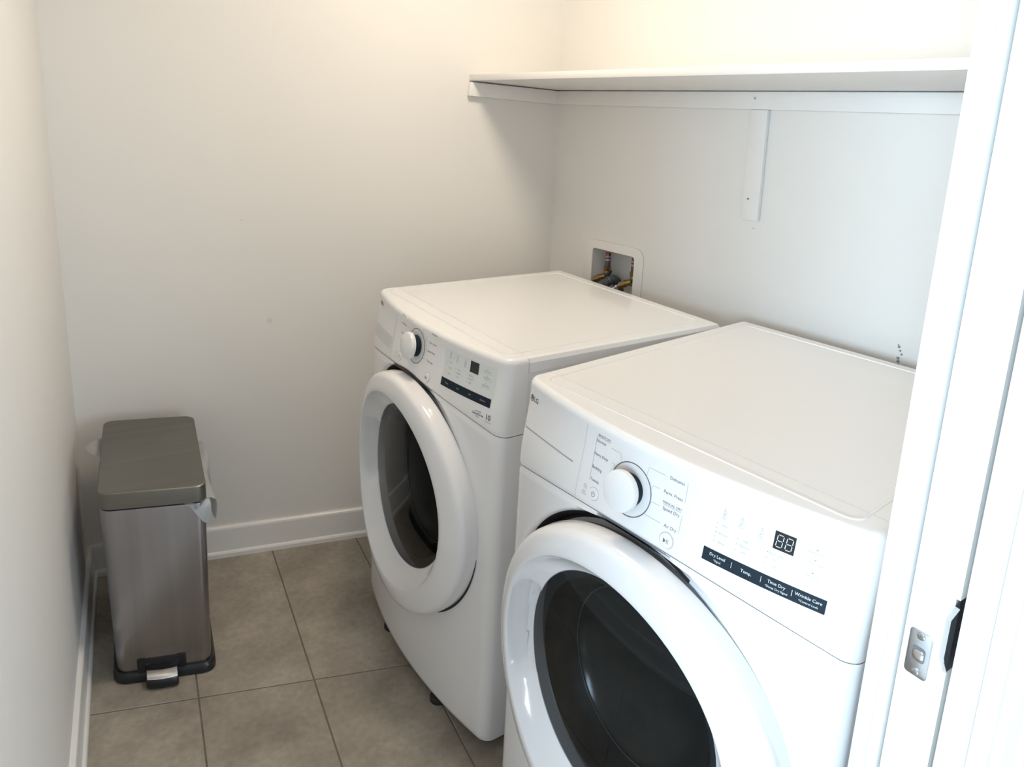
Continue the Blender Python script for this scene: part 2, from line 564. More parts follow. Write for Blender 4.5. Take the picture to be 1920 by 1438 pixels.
for dz in (.0225, -.0225):
    bm = bmesh.new()
    loft(bm, [[dpt(r * math.cos(k * math.pi / 8), dz + r * math.sin(k * math.pi / 8), x) for k in range(16)] for r, x in ((.0046, .0065), (.0044, .0056), (.0034, .0052))])
    scr = bm_obj('screw', bm, M['chrome'], plate)
    bm = bmesh.new()
    for a, b in ((.0026, .0006), (.0006, .0026)):
        hexa(bm, [dpt(-a, dz - b, .0053), dpt(a, dz - b, .0053), dpt(a, dz + b, .0053), dpt(-a, dz + b, .0053),
                  dpt(-a, dz - b, .0050), dpt(a, dz - b, .0050), dpt(a, dz + b, .0050), dpt(-a, dz + b, .0050)])
    bm_obj('slot', bm, M['gasket'], scr, smooth=False)

# floor of the outer room
bm = bmesh.new()
hexa(bm, [(-3.2, -5.2, -.06), (3.4, -5.2, -.06), (3.4, -2.10, -.06), (-3.2, -2.10, -.06),
          (-3.2, -5.2, -.004), (3.4, -5.2, -.004), (3.4, -2.10, -.004), (-3.2, -2.10, -.004)])
hall = bm_obj('floor_outer', bm, M['grout'], smooth=False)
tag(hall, 'pale oak plank floor outside the laundry door', 'floor', kind='structure')
pw, pl = 0.18, 1.25
bm = bmesh.new()
hexa(bm, [(.0006, .0006, -.006), (pl - .0006, .0006, -.006), (pl - .0006, pw - .0006, -.006), (.0006, pw - .0006, -.006),
          (.0006, .0006, 0), (pl - .0006, .0006, 0), (pl - .0006, pw - .0006, 0), (.0006, pw - .0006, 0)])
p0 = bm_obj('plank', bm, M['wood'], hall, smooth=False)
for r in range(7):
    for k in range(4):
        o = p0 if (r == 0 and k == 0) else link(bpy.data.objects.new('plank', p0.data), hall)
        o.location = (-1.9 + k * pl + (r % 3) * .4, -2.10 - (r + 1) * pw, 0)


# ------------------------------------------------------------------ washer and dryer
def text_mesh(txt, size, bold=False):
    cu = bpy.data.curves.new('lettering', 'FONT')
    cu.body = txt
    cu.size = size
    cu.align_x = 'CENTER'
    cu.align_y = 'CENTER'
    cu.resolution_u = 3
    if bold:
        cu.offset = size * 0.018
    o = bpy.data.objects.new('lettering', cu)
    COL.objects.link(o)
    dg = bpy.context.evaluated_depsgraph_get()
    me = bpy.data.meshes.new_from_object(o.evaluated_get(dg))
    bpy.data.objects.remove(o, do_unlink=True)
    bpy.data.curves.remove(cu)
    me.materials.clear()
    return me


def sstep(t):
    t = min(max(t, 0.0), 1.0)
    return t * t * (3 - 2 * t)


def make_machine(kind, loc, rz, Wd, H, DEP, ZC, du):
    """local frame: x across the front (left to right), y into the machine, z up; y = 0 is the front of the lid corners.
    du shifts the controls sideways"""
    root = empty(kind, loc, rz)
    c = Wd / 2
    CR = 0.024                                  # vertical corner radius
    ZB = 0.032
    R = 0.304                                   # door radius

    def lean(z):
        return -.02 * sstep((H - .012 - z) / .16) - .010 * min(max((.80 - z) / .78, 0), 1)

    def surf(u, z):
        s = (u - c) / c
        return -.045 * (1 - s * s) + lean(z)

    def seam(u):
        s = (u - c) / c
        return .808 + .035 * (1 - s * s)

    def scoop(u, z):
        r = math.hypot(u - c, z - ZC)
        a = math.atan2(z - ZC, u - c)
        w = max(0.0, math.cos(a - math.radians(115))) ** 2.5
        return .034 * w * (1 - sstep((r - R + .004) / .026)) * sstep((seam(u) - .001 - z) / .016)

    # plan curve of the front: list of (u, extra depth from the rounded corner)
    plan = []
    for i in range(9):
        a = math.pi / 2 * i / 8
        plan.append((CR - CR * math.cos(a), CR - CR * math.sin(a)))
    nmid = 70
    for i in range(1, nmid):
        plan.append((CR + (Wd - 2 * CR) * i / nmid, 0.0))
    for i in range(9):
        a = math.pi / 2 * i / 8
        plan.append((Wd - CR + CR * math.sin(a), CR - CR * math.cos(a)))
    SIDE = 0.050                                 # where front parts meet the side panels
    plan = [(0.0, None)] + plan + [(Wd, None)]

    def P(u, e, z, inset=0.0):
        if e is None:
            return (u, SIDE, z)
        return (u, surf(u, z) + e + inset, z)

    # cabinet: sides, back and bottom, open at the front
    bm = bmesh.new()
    y0, y1 = SIDE + .001, DEP - .02
    i = .003
    hx = [(i, y0, ZB), (Wd - i, y0, ZB), (Wd - i, y1, ZB), (i, y1, ZB), (i, y0, H - .03), (Wd - i, y0, H - .03), (Wd - i, y1, H - .03), (i, y1, H - .03)]
    v = [bm.verts.new(p) for p in hx]
    for f in ((0, 3, 2, 1), (1, 2, 6, 5), (2, 3, 7, 6), (3, 0, 4, 7)):
        bm.faces.new([v[k] for k in f])
    cab = bm_obj('cabinet', bm, M['enamel'], root, smooth=False)

    # front panel below the seam, with the door opening cut out
    bm = bmesh.new()
    nz = 96
    cols = []
    for (u, e) in plan:
        zt = seam(u) - .0007
        col = []
        for k in range(nz + 1):
            z = ZB + (zt - ZB) * k / nz
            ed = 0.006 * sstep((ZB + .012 - z) / .012) + .004 * sstep((z - zt + .008) / .008)
            p = P(u, e, z, ed)
            if e is not None:
                p = (p[0], p[1] + scoop(u, z), p[2])
            col.append(bm.verts.new(p))
        cols.append(col)
    for a, b in zip(cols[:-1], cols[1:]):
        for k in range(nz):
            m = (a[k].co + b[k + 1].co) / 2
            if math.hypot(m.x - c, m.z - ZC) < .262:
                continue
            bm.faces.new((a[k], b[k], b[k + 1], a[k + 1]))
    # turn the lower edge inwards
    low = [bm.verts.new((max(.006, min(Wd - .006, col[0].co.x)), max(col[0].co.y + .03, .02), ZB)) for col in cols]
    for j in range(len(cols) - 1):
        bm.faces.new((cols[j][0], low[j], low[j + 1], cols[j + 1][0]))
    bmesh.ops.delete(bm, geom=[v for v in bm.verts if not v.link_faces], context='VERTS')
    fp = bm_obj('front_panel', bm, M['enamel'], root, angle=50)

    # control panel above the seam, rolling over into the top
    bm = bmesh.new()
    cols = []
    nz = 30
    RT = 0.013
    for (u, e) in plan:
        zb = seam(u) + .0007
        col = []
        for k in range(nz + 1):
            z = zb + (H - RT - zb) * k / nz
            ed = .004 * sstep((zb + .006 - z) / .006)
            col.append(bm.verts.new(P(u, e, z, ed)))
        xb, yb, _ = P(u, e, H - RT)
        # roll over towards the middle of the top
        dirx = 0.0
        if u <= CR + 1e-6:
            t = 1 - u / CR
            dirx = math.sin(t * math.pi / 2)
        elif u >= Wd - CR - 1e-6:
            t = 1 - (Wd - u) / CR
            dirx = -math.sin(t * math.pi / 2)
        diry = math.sqrt(max(0, 1 - dirx * dirx))
        for q in range(1, 6):
            a = math.pi / 2 * q / 5
            col.append(bm.verts.new((xb + dirx * RT * (1 - math.cos(a)), yb + diry * RT * (1 - math.cos(a)), H - RT + RT * math.sin(a))))
        xl = min(max(xb + dirx * RT, RT), Wd - RT)
        col.append(bm.verts.new((xl, SIDE, H)))
        cols.append(col)
    for a, b in zip(cols[:-1], cols[1:]):
        for k in range(len(a) - 1):
            try:
                bm.faces.new((a[k], b[k], b[k + 1], a[k + 1]))
            except ValueError:
                pass
    bmesh.ops.remove_doubles(bm, verts=list(bm.verts), dist=1e-5)
    cp = bm_obj('control_panel', bm, M['plastic'], root, angle=50)

    # dark gap line below the control panel
    bm = bmesh.new()
    prev = None
    for (u, e) in plan[4:-4]:
        z = seam(u)
        p = P(u, e, z, .0042)
        a, b = bm.verts.new((p[0], p[1], z - .004)), bm.verts.new((p[0], p[1], z + .004))
        if prev:
            bm.faces.new((prev[0], a, b, prev[1]))
        prev = (a, b)
    bm_obj('seam_gasket', bm, M['gasket'], root)

    # top lid: rim, shallow step down to the flat field
    bm = bmesh.new()

    def rect_ring(x0, x1, yy0, yy1, r, z, n=6):
        w, h = x1 - x0, yy1 - yy0
        return [(a + (x0 + x1) / 2, b + (yy0 + yy1) / 2, z) for a, b in rrect(w, h, r, n)]
    zt = H
    rings = [rect_ring(0, Wd, SIDE + .0005, DEP, .006, zt - .034),
             rect_ring(0, Wd, SIDE + .0005, DEP, .006, zt - .012),
             rect_ring(.0045, Wd - .0045, SIDE + .0005, DEP - .0045, .006, zt - .003),
             rect_ring(.012, Wd - .012, SIDE + .0005, DEP - .012, .006, zt)]
    loft(bm, rings, True, False)
    bm.faces.new([v for v in bm.verts][-len(rings[-1]):])
    lid = bm_obj('top_lid', bm, M['enamel'], root, angle=9)
    # raised bead that frames the flat field of the top
    bm = bmesh.new()
    lo, hi = zt - .001, zt + .0013
    beads = [rect_ring(.034 + k, Wd - .034 - k, .010 + k, DEP - .036 - k, .024 - k, z) for k, z in ((0, lo), (.0016, hi), (.0052, hi), (.0070, lo))]
    loft(bm, beads, False, False)
    bm_obj('lid_bead', bm, M['enamel'], lid, angle=20)

    # feet
    for fx, fy in ((.185, -.036), (Wd - .205, -.040), (.06, DEP - .09), (Wd - .06, DEP - .09)):
        bm = bmesh.new()
        loft(bm, [[(fx + r * math.cos(k * math.pi / 8), fy + r * math.sin(k * math.pi / 8), z) for k in range(16)]
                  for r, z in ((.023, 0), (.023, .010), (.018, .014), (.009, .015), (.009, ZB + .004))])
        bm_obj('foot', bm, M['rubber'], root)

    # ---- decals and parts that lie on the curved front
    def edge(u):
        t = max(CR - u, u - (Wd - CR), 0.0)
        return CR - math.sqrt(max(CR * CR - t * t, 0.0))

    def onto(bmx, eps):
        for v in bmx.verts:
            v.co.y = surf(v.co.x, v.co.z) + edge(v.co.x) - eps + v.co.y

    def patch(name, mat, poly, eps, parent, th=0.0):
        """flat patch with the outline poly (u, z), draped over the front"""
        bmx = bmesh.new()
        us = [p[0] for p in poly]
        vs_ = [bmx.verts.new((p[0], 0, p[1])) for p in poly]
        bmx.faces.new(vs_)
        w = max(us) - min(us)
        for k in range(1, int(w / .012) + 1):
            x = min(us) + w * k / (int(w / .012) + 1)
            bmesh.ops.bisect_plane(bmx, geom=list(bmx.verts) + list(bmx.edges) + list(bmx.faces), plane_co=(x, 0, 0), plane_no=(1, 0, 0))
        zs_ = [p[1] for p in poly]
        hgt = max(zs_) - min(zs_)
        for k in range(1, int(hgt / .007) + 1):
            z = min(zs_) + hgt * k / (int(hgt / .007) + 1)
            bmesh.ops.bisect_plane(bmx, geom=list(bmx.verts) + list(bmx.edges) + list(bmx.faces), plane_co=(0, 0, z), plane_no=(0, 0, 1))
        if th:
            geom = bmesh.ops.extrude_face_region(bmx, geom=list(bmx.faces))['geom']
            for v in geom:
                if isinstance(v, bmesh.types.BMVert):
                    v.co.y -= th
        onto(bmx, eps)
        return bm_obj(name, bmx, mat, parent, angle=40)

    def quad(name, mat, u0, u1, z0, z1, eps, parent, th=0.0):
        return patch(name, mat, [(u0, z0), (u1, z0), (u1, z1), (u0, z1)], eps, parent, th)

    def text(txt, u, z, size, mat, parent, eps=.0004, bold=False, squeeze=1.0, name='lettering'):
        me = text_mesh(txt, size, bold)
        for v in me.vertices:
            x, y = v.co.x * squeeze + u, v.co.y + z
            v.co = (x, surf(x, y) + edge(x) - eps, y)
        me.materials.append(mat)
        o = bpy.data.objects.new(name, me)
        return link(o, parent)

    def stroke(name, pts, w, mat, parent, eps=.0004):
        bmx = bmesh.new()
        dense = []
        for (a, b) in zip(pts[:-1], pts[1:]):
            n_ = max(1, int(math.dist(a, b) / .008))
            dense += [(a[0] + (b[0] - a[0]) * k / n_, a[1] + (b[1] - a[1]) * k / n_) for k in range(n_)]
        dense.append(pts[-1])
        prev = None
        for k, p in enumerate(dense):
            a, b = dense[max(k - 1, 0)], dense[min(k + 1, len(dense) - 1)]
            dx, dz = b[0] - a[0], b[1] - a[1]
            l = math.hypot(dx, dz) or 1
            nx, nz_ = -dz / l * w / 2, dx / l * w / 2
            q = (bmx.verts.new((p[0] + nx, 0, p[1] + nz_)), bmx.verts.new((p[0] - nx, 0, p[1] - nz_)))
            if prev:
                bmx.faces.new((prev[0], q[0], q[1], prev[1]))
            prev = q
        onto(bmx, eps)
        return bm_obj(name, bmx, mat, parent, angle=60)

    def circ(u, z, r, n=32, a0=0, a1=360):
        return [(u + r * math.cos(math.radians(a0 + (a1 - a0) * k / n)), z + r * math.sin(math.radians(a0 + (a1 - a0) * k / n))) for k in range(n + 1)]

    # brand mark: round emblem and two letters
    lu, lz = (.048 if kind == 'washing_machine' else .0255), H - (.030 if kind == 'washing_machine' else .036)
    patch('emblem', M['ink'], circ(lu, lz, .0066)[:-1], .0004, cp)
    stroke('emblem_arc', circ(lu, lz, .0042, 20, 95, 360), .0011, M['plastic'], cp, .0007)
    stroke('emblem_arc', [(lu - .0002, lz + .0022), (lu - .0002, lz - .0018), (lu + .0016, lz - .0018)], .0009, M['plastic'], cp, .0007)
    patch('emblem_dot', M['plastic'], circ(lu - .0022, lz + .0016, .0007, 10)[:-1], .0007, cp)
    text('LG', lu + .0165, lz - .0004, .0135, M['ink'], cp, bold=True, name='brand_lettering')

    # dial
    ku, kz = (.352, .921) if kind == 'washing_machine' else (.320, .909)
    stroke('dial_ring', circ(ku, kz, .0425, 56), .0016, M['ink'], cp, .0005)
    dial = empty('dial')
    dial.parent = root
    sy = surf(ku, kz)
    slope = Vector((-(surf(ku + .01, kz) - surf(ku - .01, kz)) / .02, 1, -(surf(ku, kz + .01) - surf(ku, kz - .01)) / .02)).normalized()

    def disc_part(name, prof, mat, parent, cen, n=48):
        """lathe about the local front normal: prof = (radius, distance out of the panel)"""
        ax = -slope
        t1 = Vector((1, 0, 0)) - ax * ax.x
        t1.normalize()
        t2 = ax.cross(t1)
        bmx = bmesh.new()
        rings = [[Vector(cen) + ax * h + (t1 * math.cos(2 * math.pi * k / n) + t2 * math.sin(2 * math.pi * k / n)) * r for k in range(n)] for r, h in prof]
        loft(bmx, rings, False, True)
        return bm_obj(name, bmx, mat, parent, angle=30)
    cen = (ku, sy, kz)
    skirt = disc_part('dial_skirt', [(.0265, -.002), (.0265, .019)], M['navy'], dial, cen)
    disc_part('dial_cap', [(.0300, .0175), (.0330, .018), (.0335, .021), (.0335, .026), (.0325, .0285), (.0295, .0300)], M['plastic'], dial, cen)

    # start / pause and power buttons
    bu, bz = .404 + du, .864
    btn = disc_part('start_button', [(.0118, -.001), (.0118, .0016), (.0108, .0024)], M['plastic'], root, (bu, surf(bu, bz), bz), 32)
    stroke('button_ring', circ(bu, bz, .0125, 40), .0007, M['ink_soft'], cp, .0003)
    patch('play_symbol', M['ink'], [(bu - .0042, bz - .0036), (bu + .0006, bz), (bu - .0042, bz + .0036)], .0029, btn)
    for k in (.0022, .0046):
        quad('pause_bar', M['ink'], bu + k - .0004, bu + k + .0004, bz - .0036, bz + .0036, .0029, btn)
    pu, pz = .247 + du, .868
    pbtn = disc_part('power_button', [(.0105, -.001), (.0105, .0014), (.0096, .0020)], M['plastic'], root, (pu, surf(pu, pz), pz), 32)
    stroke('button_ring', circ(pu, pz, .0112, 40), .0006, M['ink_soft'], cp, .0003)
    stroke('power_symbol', circ(pu, pz, .0040, 20, 120, 420), .0008, M['ink'], pbtn, .0026)
    quad('power_symbol', M['ink'], pu - .0004, pu + .0004, pz, pz + .0050, .0026, pbtn)
    # small tower icon beside it
    iu = pu - .0235
    stroke('child_icon', circ(iu, pz + .004, .0026, 16), .0007, M['ink_soft'], cp)
    stroke('child_icon', [(iu + .004, pz + .0055), (iu + .004, pz), (iu + .001, pz - .002)], .0006, M['ink_soft'], cp)
    text('Smart', iu, pz - .0055, .0036, M['ink_soft'], cp)
    text('Diagnosis', iu, pz - .0095, .0032, M['ink_soft'], cp)

    # programme names around the dial
    zo = kz - .912
    lx = .243 + du
    if kind == 'clothes_dryer':
        rows = [('Normal', .9565), ('Heavy Duty', .9335), ('Bedding', .9105), ('Towels', .8895)]
        text('SENSOR DRY', lx + .006, .9668, .0052, M['ink'], cp)
        stroke('underline', [(lx - .010, .9636), (lx + .022, .9636)], .0004, M['ink'], cp)
        stroke('program_bracket', [(.231, .962), (.231, .887)], .0006, M['ink_soft'], cp)
        right = [('Delicates', .958, .403), ('Perm. Press', .9335, .400), ('Speed Dry', .9085, .402), ('Air Dry', .8845, .406)]
        text('MANUAL DRY', .402, .9178, .0056, M['ink'], cp)
        stroke('underline', [(.3855, .9145), (.4185, .9145)], .0004, M['ink'], cp)
        stroke('program_bracket', [(.4215, .962), (.4215, .931)], .0006, M['ink_soft'], cp)
        stroke('program_bracket', [(.4215, .912), (.4215, .882)], .0006, M['ink_soft'], cp)
        sz = .0072
    else:
        rows = [('Bedding', .966 + zo), ('Heavy Duty', .9435 + zo), ('Normal', .919 + zo), ('Towels', .897 + zo)]
        right = [('Delicates', .962 + zo, .413 + du), ('Perm. Press', .938 + zo, .407 + du), ('Speed Wash', .9165 + zo, .405 + du), ('Tub Clean', .893 + zo, .405 + du)]
        sz = .0066
    for k, (t, z) in enumerate(rows):
        text(t, lx + (.004 if k == 1 else 0), z, sz, M['ink'], cp)
        x1 = lx + .013 + .0018 * len(t)
        # leader line bends to the dial ring
        ang = math.radians(128 + 24 * k)
        ex_, ez_ = ku + .0435 * math.cos(ang), kz + .0435 * math.sin(ang)
        stroke('leader_line', [(x1, z), (max(x1 + .002, min(ex_ - .004, ku - .025)), z), (ex_, ez_)], .0005, M['ink_soft'], cp)
    for k, (t, z, u) in enumerate(right):
        text(t, u, z, sz, M['ink'], cp)
        ang = math.radians(52 - 28 * k)
        ex_, ez_ = ku + .0435 * math.cos(ang), kz + .0435 * math.sin(ang)
        stroke('leader_line', [(u - .0022 * len(t) - .002, z), (ex_ + .003, z), (ex_, ez_)], .0005, M['ink_soft'], cp)

    # display field
    dz = (H - .99) * .5 + (.006 if kind == 'washing_machine' else 0)
    ou0, ou1 = .464 + du, .641 + du
    ov = M['overlay'] if kind == 'washing_machine' else M['overlay_white']
    field = quad('display_field', ov, ou0, ou1, .884 + dz, .953 + dz, .0003, root)
    strip = quad('button_strip', M['navy'], ou0 + .001, ou1 - .003, .866 + dz, .8855 + dz, .0006, root)
    screen = quad('display_screen', M['black'], .5585 + du, .5865 + du, .9245 + dz, .950 + dz, .0007, root)
    if kind == 'clothes_dryer':
        # two idle seven-segment digits, two columns of strokes each
        for cx_ in (.5665, .5790):
            for s_ in range(7):
                h, w = .0085, .0040
                z_ = .9372
                seg = {0: ((-w, h), (w, h)), 1: ((w, h), (w, 0)), 2: ((w, 0), (w, -h)), 3: ((-w, -h), (w, -h)), 4: ((-w, 0), (-w, -h)), 5: ((-w, h), (-w, 0)), 6: ((-w, 0), (w, 0))}[s_]
                (a, b), (a2, b2) = seg
                g = .12
                p, q = (a + (a2 - a) * g, b + (b2 - b) * g), (a2 - (a2 - a) * g, b2 - (b2 - b) * g)
                stroke('digit_segment', [(cx_ + p[0] + p[1] * .08, z_ + p[1]), (cx_ + q[0] + q[1] * .08, z_ + q[1])], .0009, M['ink_white'], screen, .0011)
        names = [('Dry Level', '*Signal', .488), ('Temp.', None, .532), ('Time Dry', '*Damp Dry Signal', .574), ('Wrinkle Care', '*Control Lock', .616)]
        seps = (.510, .553, .595)
        top_rows = [(.487, ('Very', '', 'Normal', '', 'Damp')), (.520, ('High', 'Medium', 'Low')), (.563, ('More Time', 'On', 'Less'))]
    else:
        names = [('Temp.', None, .488 + du), ('Spin', None, .530 + du), ('Soil', None, .572 + du), ('Options', None, .614 + du)]
        seps = ()
        top_rows = [(.487 + du, ('Hot', '', 'Warm', '', 'Cold')), (.520 + du, ('High', 'Medium', 'Low')), (.563 + du, ('Heavy', 'Normal', 'Light'))]
    inkb = M['ink_white'] if kind == 'clothes_dryer' else M['ink_soft']
    for t, sub, u in names:
        text(t, u, (.8785 if sub else .876) + dz, .0062 if kind == 'clothes_dryer' else .0052, inkb, strip, .0010)
        if sub:
            text(sub, u + .001, .8715 + dz, .0042, inkb, strip, .0010)
    for u in seps:
        quad('strip_divider', M['ink_white'], u - .0003, u + .0003, .8725 + dz, .8810 + dz, .0010, strip)
    soft = M['ink_soft']
    for u, rws in top_rows:
        zz = [.9165, .9085, .9005] if len(rws) == 3 else [.925, .9185, .912, .9055, .899]
        for t, z in zip(rws, zz):
            quad('indicator_mark', M['ink'], u - .0100, u - .0088, z + dz - .0005, z + dz + .0005, .0006, field)
            if t:
                text(t, u + .002, z + dz, .0046, soft, field, .0007)
    for u, z in ((.486, .945), (.4855, .937), (.512, .943), (.511, .934), (.541, .940), (.540, .932)):
        quad('indicator_mark', M['ink'], u + du - .001, u + du + .001, z + dz + .0035, z + dz + .0043, .0006, field)
        text('Add', u + du, z + dz + .0012, .0034, soft, field, .0007)
        text('Time', u + du, z + dz - .0020, .0034, soft, field, .0007)
    for z, t in ((.9400, ('Extra Rinse', 'Reduce Static')), (.9255, ('Fresh Care', 'More Time')), (.9085, ('Delay Wash', 'Less Time'))):
        quad('indicator_mark', M['ink'], .6125 + du, .6150 + du, z + dz + .0040, z + dz + .0050, .0006, field)
        text(t[1 if kind == 'clothes_dryer' else 0], .6150 + du, z + dz, .0044, soft, field, .0007)
        stroke('field_rule', [(.6020 + du, z + dz - .0045), (.6300 + du, z + dz - .0045)], .0003, soft, field, .0006)

    # left end of the control panel
    if kind == 'washing_machine':
        # recessed grip of the detergent drawer
        drawer = patch('detergent_drawer', M['plastic'], [(.010, .838), (.062, .846), (.120, .852), (.206, .857), (.206, .918), (.150, .918), (.030, .918), (.010, .917)], .0002, root)
        g = [(.016, .892), (.195, .898), (.199, .892), (.196, .868), (.188, .864), (.130, .861), (.060, .858), (.028, .858), (.018, .866)]
        patch('drawer_grip', M['recess'], g, .0006, drawer)
        stroke('drawer_edge', [(.207, .965), (.207, seam(.207) + .003)], .0010, M['ink_soft'], cp, .0003)
        # motor badge
        text('INVERTER', .606 + du, .850, .0046, M['ink'], cp)
        text('DirectDrive', .606 + du, .8445, .0072, M['ink'], cp, bold=True)
        text('Motor', .606 + du, .8385, .0046, M['ink'], cp)
        text('10', .637 + du, .8465, .0165, M['ink'], cp, bold=True)
        text('Year Warranty', .637 + du, .8365, .0032, M['ink'], cp)
    else:
        stroke('panel_groove', [(.011, .8935), (.060, .8955), (.120, .8968), (.182, .8965)], .0022, M['ink_soft'], cp, .0003)
        stroke('panel_joint', [(.2045, .975), (.2035, .93), (.202, seam(.202) + .003)], .0012, M['recess'], cp, .0003)

    # ---- door: ring, funnel with grip pocket, glass and dark bowl
    dr = empty('door')
    dr.parent = root
    n = 96

    def door_ring(r, h, sh, k, w=0.0):
        a = 2 * math.pi * k / n
        g = math.exp(-(((a - math.pi + math.pi) % (2 * math.pi) - math.pi) / .40) ** 8)   # grip pocket at the left
        rr = r + w * g * .8
        hh = h - w * g * 1.2
        u, z = c + sh + rr * math.cos(a), ZC + rr * math.sin(a)
        return (u, surf(min(max(u, 0.01), Wd - .01), min(z, .80)) - hh, z)
    prof = [(R - .022, -.014, 0, 0), (R - .010, -.006, 0, 0), (R - .001, .000, 0, 0), (R, .006, 0, 0), (R, .030, 0, 0), (R - .0015, .037, -.000, 0), (R - .0055, .0425, -.001, 0), (R - .012, .0458, -.003, 0), (R - .020, .0475, -.005, 0),
            (R - .030, .0495, -.008, 0), (.260, .0515, -.016, 0), (.2525, .0512, -.018, 0), (.2500, .0500, -.018, 0), (.2480, .046, -.018, 0), (.240, .034, -.018, .010), (.230, .022, -.018, .022), (.219, .012, -.018, .022), (.212, .006, -.018, .010), (.209, .004, -.018, 0)]
    bm = bmesh.new()
    loft(bm, [[door_ring(*p[:3], k, p[3]) for k in range(n)] for p in prof], False, False)
    bm_obj('door_ring', bm, M['ringface'], dr, angle=33)
    # dark backing behind the ring, seen in the gap
    bm = bmesh.new()
    loft(bm, [[door_ring(r, h, 0, k) for k in range(n)] for r, h in ((.262, -.016), (R - .006, -.013), (R - .010, .002))], False, False)
    bm_obj('door_seal', bm, M['gasket'], dr)
    # gap shade put in as black crescents, upper left and lower right of door
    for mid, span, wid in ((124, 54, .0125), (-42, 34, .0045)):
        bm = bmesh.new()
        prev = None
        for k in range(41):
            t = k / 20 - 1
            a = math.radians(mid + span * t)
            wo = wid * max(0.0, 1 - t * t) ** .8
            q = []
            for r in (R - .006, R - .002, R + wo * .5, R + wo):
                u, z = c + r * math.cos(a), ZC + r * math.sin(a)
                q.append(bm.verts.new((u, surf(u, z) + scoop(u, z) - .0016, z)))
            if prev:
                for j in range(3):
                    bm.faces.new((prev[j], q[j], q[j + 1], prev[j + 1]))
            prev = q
        bm_obj('door_gap_shade', bm, M['rubber'], root)
    bm = bmesh.new()
    band = [(.211, .0045, -.018), (.196, -.004, -.018), (.190, -.010, -.018)]
    loft(bm, [[door_ring(*p, k) for k in range(n)] for p in band], False, False)
    bm_obj('glass_band', bm, M['bowl_band'], dr)
    bm = bmesh.new()
    bowl = [(.190, -.010, -.018), (.182, -.030, -.014), (.172, -.060, -.01), (.150, -.085, -.006), (.10, -.105, 0), (.04, -.114, 0)]
    loft(bm, [[door_ring(*p, k) for k in range(n)] for p in bowl], False, True)
    bm_obj('door_bowl', bm, M['bowl'], dr, angle=60)
    bm = bmesh.new()
    tube(bm, [door_ring(.163, -.066, -.006, k) for k in range(n + 1)], .0009, 6, False)
    bm_obj('bowl_rim', bm, M['gasket'], dr)
    bm = bmesh.new()
    gl = [(.2095, .0055, -.018), (.17, .008, -.018), (.11, .0095, -.018), (.05, .010, -.018)]
    loft(bm, [[door_ring(*p, k) for k in range(n)] for p in gl], False, True)
    g = bm_obj('door_glass', bm, M['glass'], dr, angle=80)
    tag(g, 'dark tinted round glass')
    return root


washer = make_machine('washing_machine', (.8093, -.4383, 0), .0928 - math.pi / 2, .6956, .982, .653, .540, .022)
tag(washer, 'white front-load washing machine standing next to the plumbing box, blank display', 'washing machine')
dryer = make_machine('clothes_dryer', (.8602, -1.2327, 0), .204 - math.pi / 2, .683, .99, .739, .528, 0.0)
tag(dryer, 'white front-load clothes dryer with two-digit display, standing next to the sliding door', 'dryer')

# ------------------------------------------------------------------ shelf over the machines
shelf = empty('wall_shelf', tuple(RC + Vector((0, 0, 1.57))))
tag(shelf, 'long white wooden shelf on cleats above the washer and dryer', 'shelf')
O = Vector(RC) + Vector((0, 0, 1.57))


def local_box(name, pts, mat, parent, bev=.0015):
    bm = bmesh.new()
    hexa(bm, [Vector(p) - O for p in pts])
    if bev:
        bevel_all(bm, bev, 2)
    return bm_obj(name, bm, mat, parent)


def rp(s, d, z):
    return RC + RD * s + RN * d + Vector((0, 0, z))


def fp_(a, d, z):
    return FD * a + FN * d + Vector((0, 0, z))


b0, b1 = 1.5715, 1.588         # underside at the wall and at the front edge
fl = fp_(1.2050, .002, 0)
fr = rp(1.66, .385, 0)
bl = rp(.002, .002, 0)
br = rp(1.66, .002, 0)
th = .0195
local_box('board', [Vector((p.x, p.y, z)) for p, z in ((bl, b0), (br, b0), (fr, b1), (fl, b1))] +
          [Vector((p.x, p.y, z + th)) for p, z in ((bl, b0), (br, b0), (fr, b1), (fl, b1))], M['shelf'], shelf, .001)
tag(shelf.children[0], 'white shelf board')
c1 = local_box('cleat', [rp(.0, .001, 1.5255), rp(1.66, .001, 1.5255), rp(1.66, .018, 1.5255), rp(.0, .018, 1.5255),
                    rp(.0, .001, 1.5700), rp(1.66, .001, 1.5700), rp(1.66, .018, 1.5700), rp(.0, .018, 1.5700)], M['shelf'], shelf)
a0, a1 = 1.199, 1.515
local_box('cleat', [fp_(a0, .001, 1.5395), fp_(a1, .001, 1.5255), fp_(a1, .018, 1.5255), fp_(a0, .018, 1.5395),
                    fp_(a0 + .006, .001, 1.5835), fp_(a1, .001, 1.5695), fp_(a1, .018, 1.5695), fp_(a0 + .006, .018, 1.5835)], M['shelf'], shelf)
st = local_box('support_strip', [rp(.776, .001, 1.2405), rp(.826, .001, 1.2405), rp(.826, .014, 1.2405), rp(.776, .014, 1.2405),
                            rp(.770, .001, 1.5250), rp(.820, .001, 1.5250), rp(.820, .014, 1.5250), rp(.770, .014, 1.5250)], M['shelf'], shelf)
for par, s, z, d, r, mat in ((c1, .782, 1.5535, .018, .0036, M['satin']), (st, .792, 1.2960, .014, .0024, M['ink'])):
    bm = bmesh.new()
    loft(bm, [[rp(s + rr * math.cos(k * math.pi / 8), d + h, z + rr * math.sin(k * math.pi / 8)) - O for k in range(16)] for rr, h in ((r, -.001), (r, .0012), (r * .6, .0016))])
    bm_obj('screw', bm, mat, par)

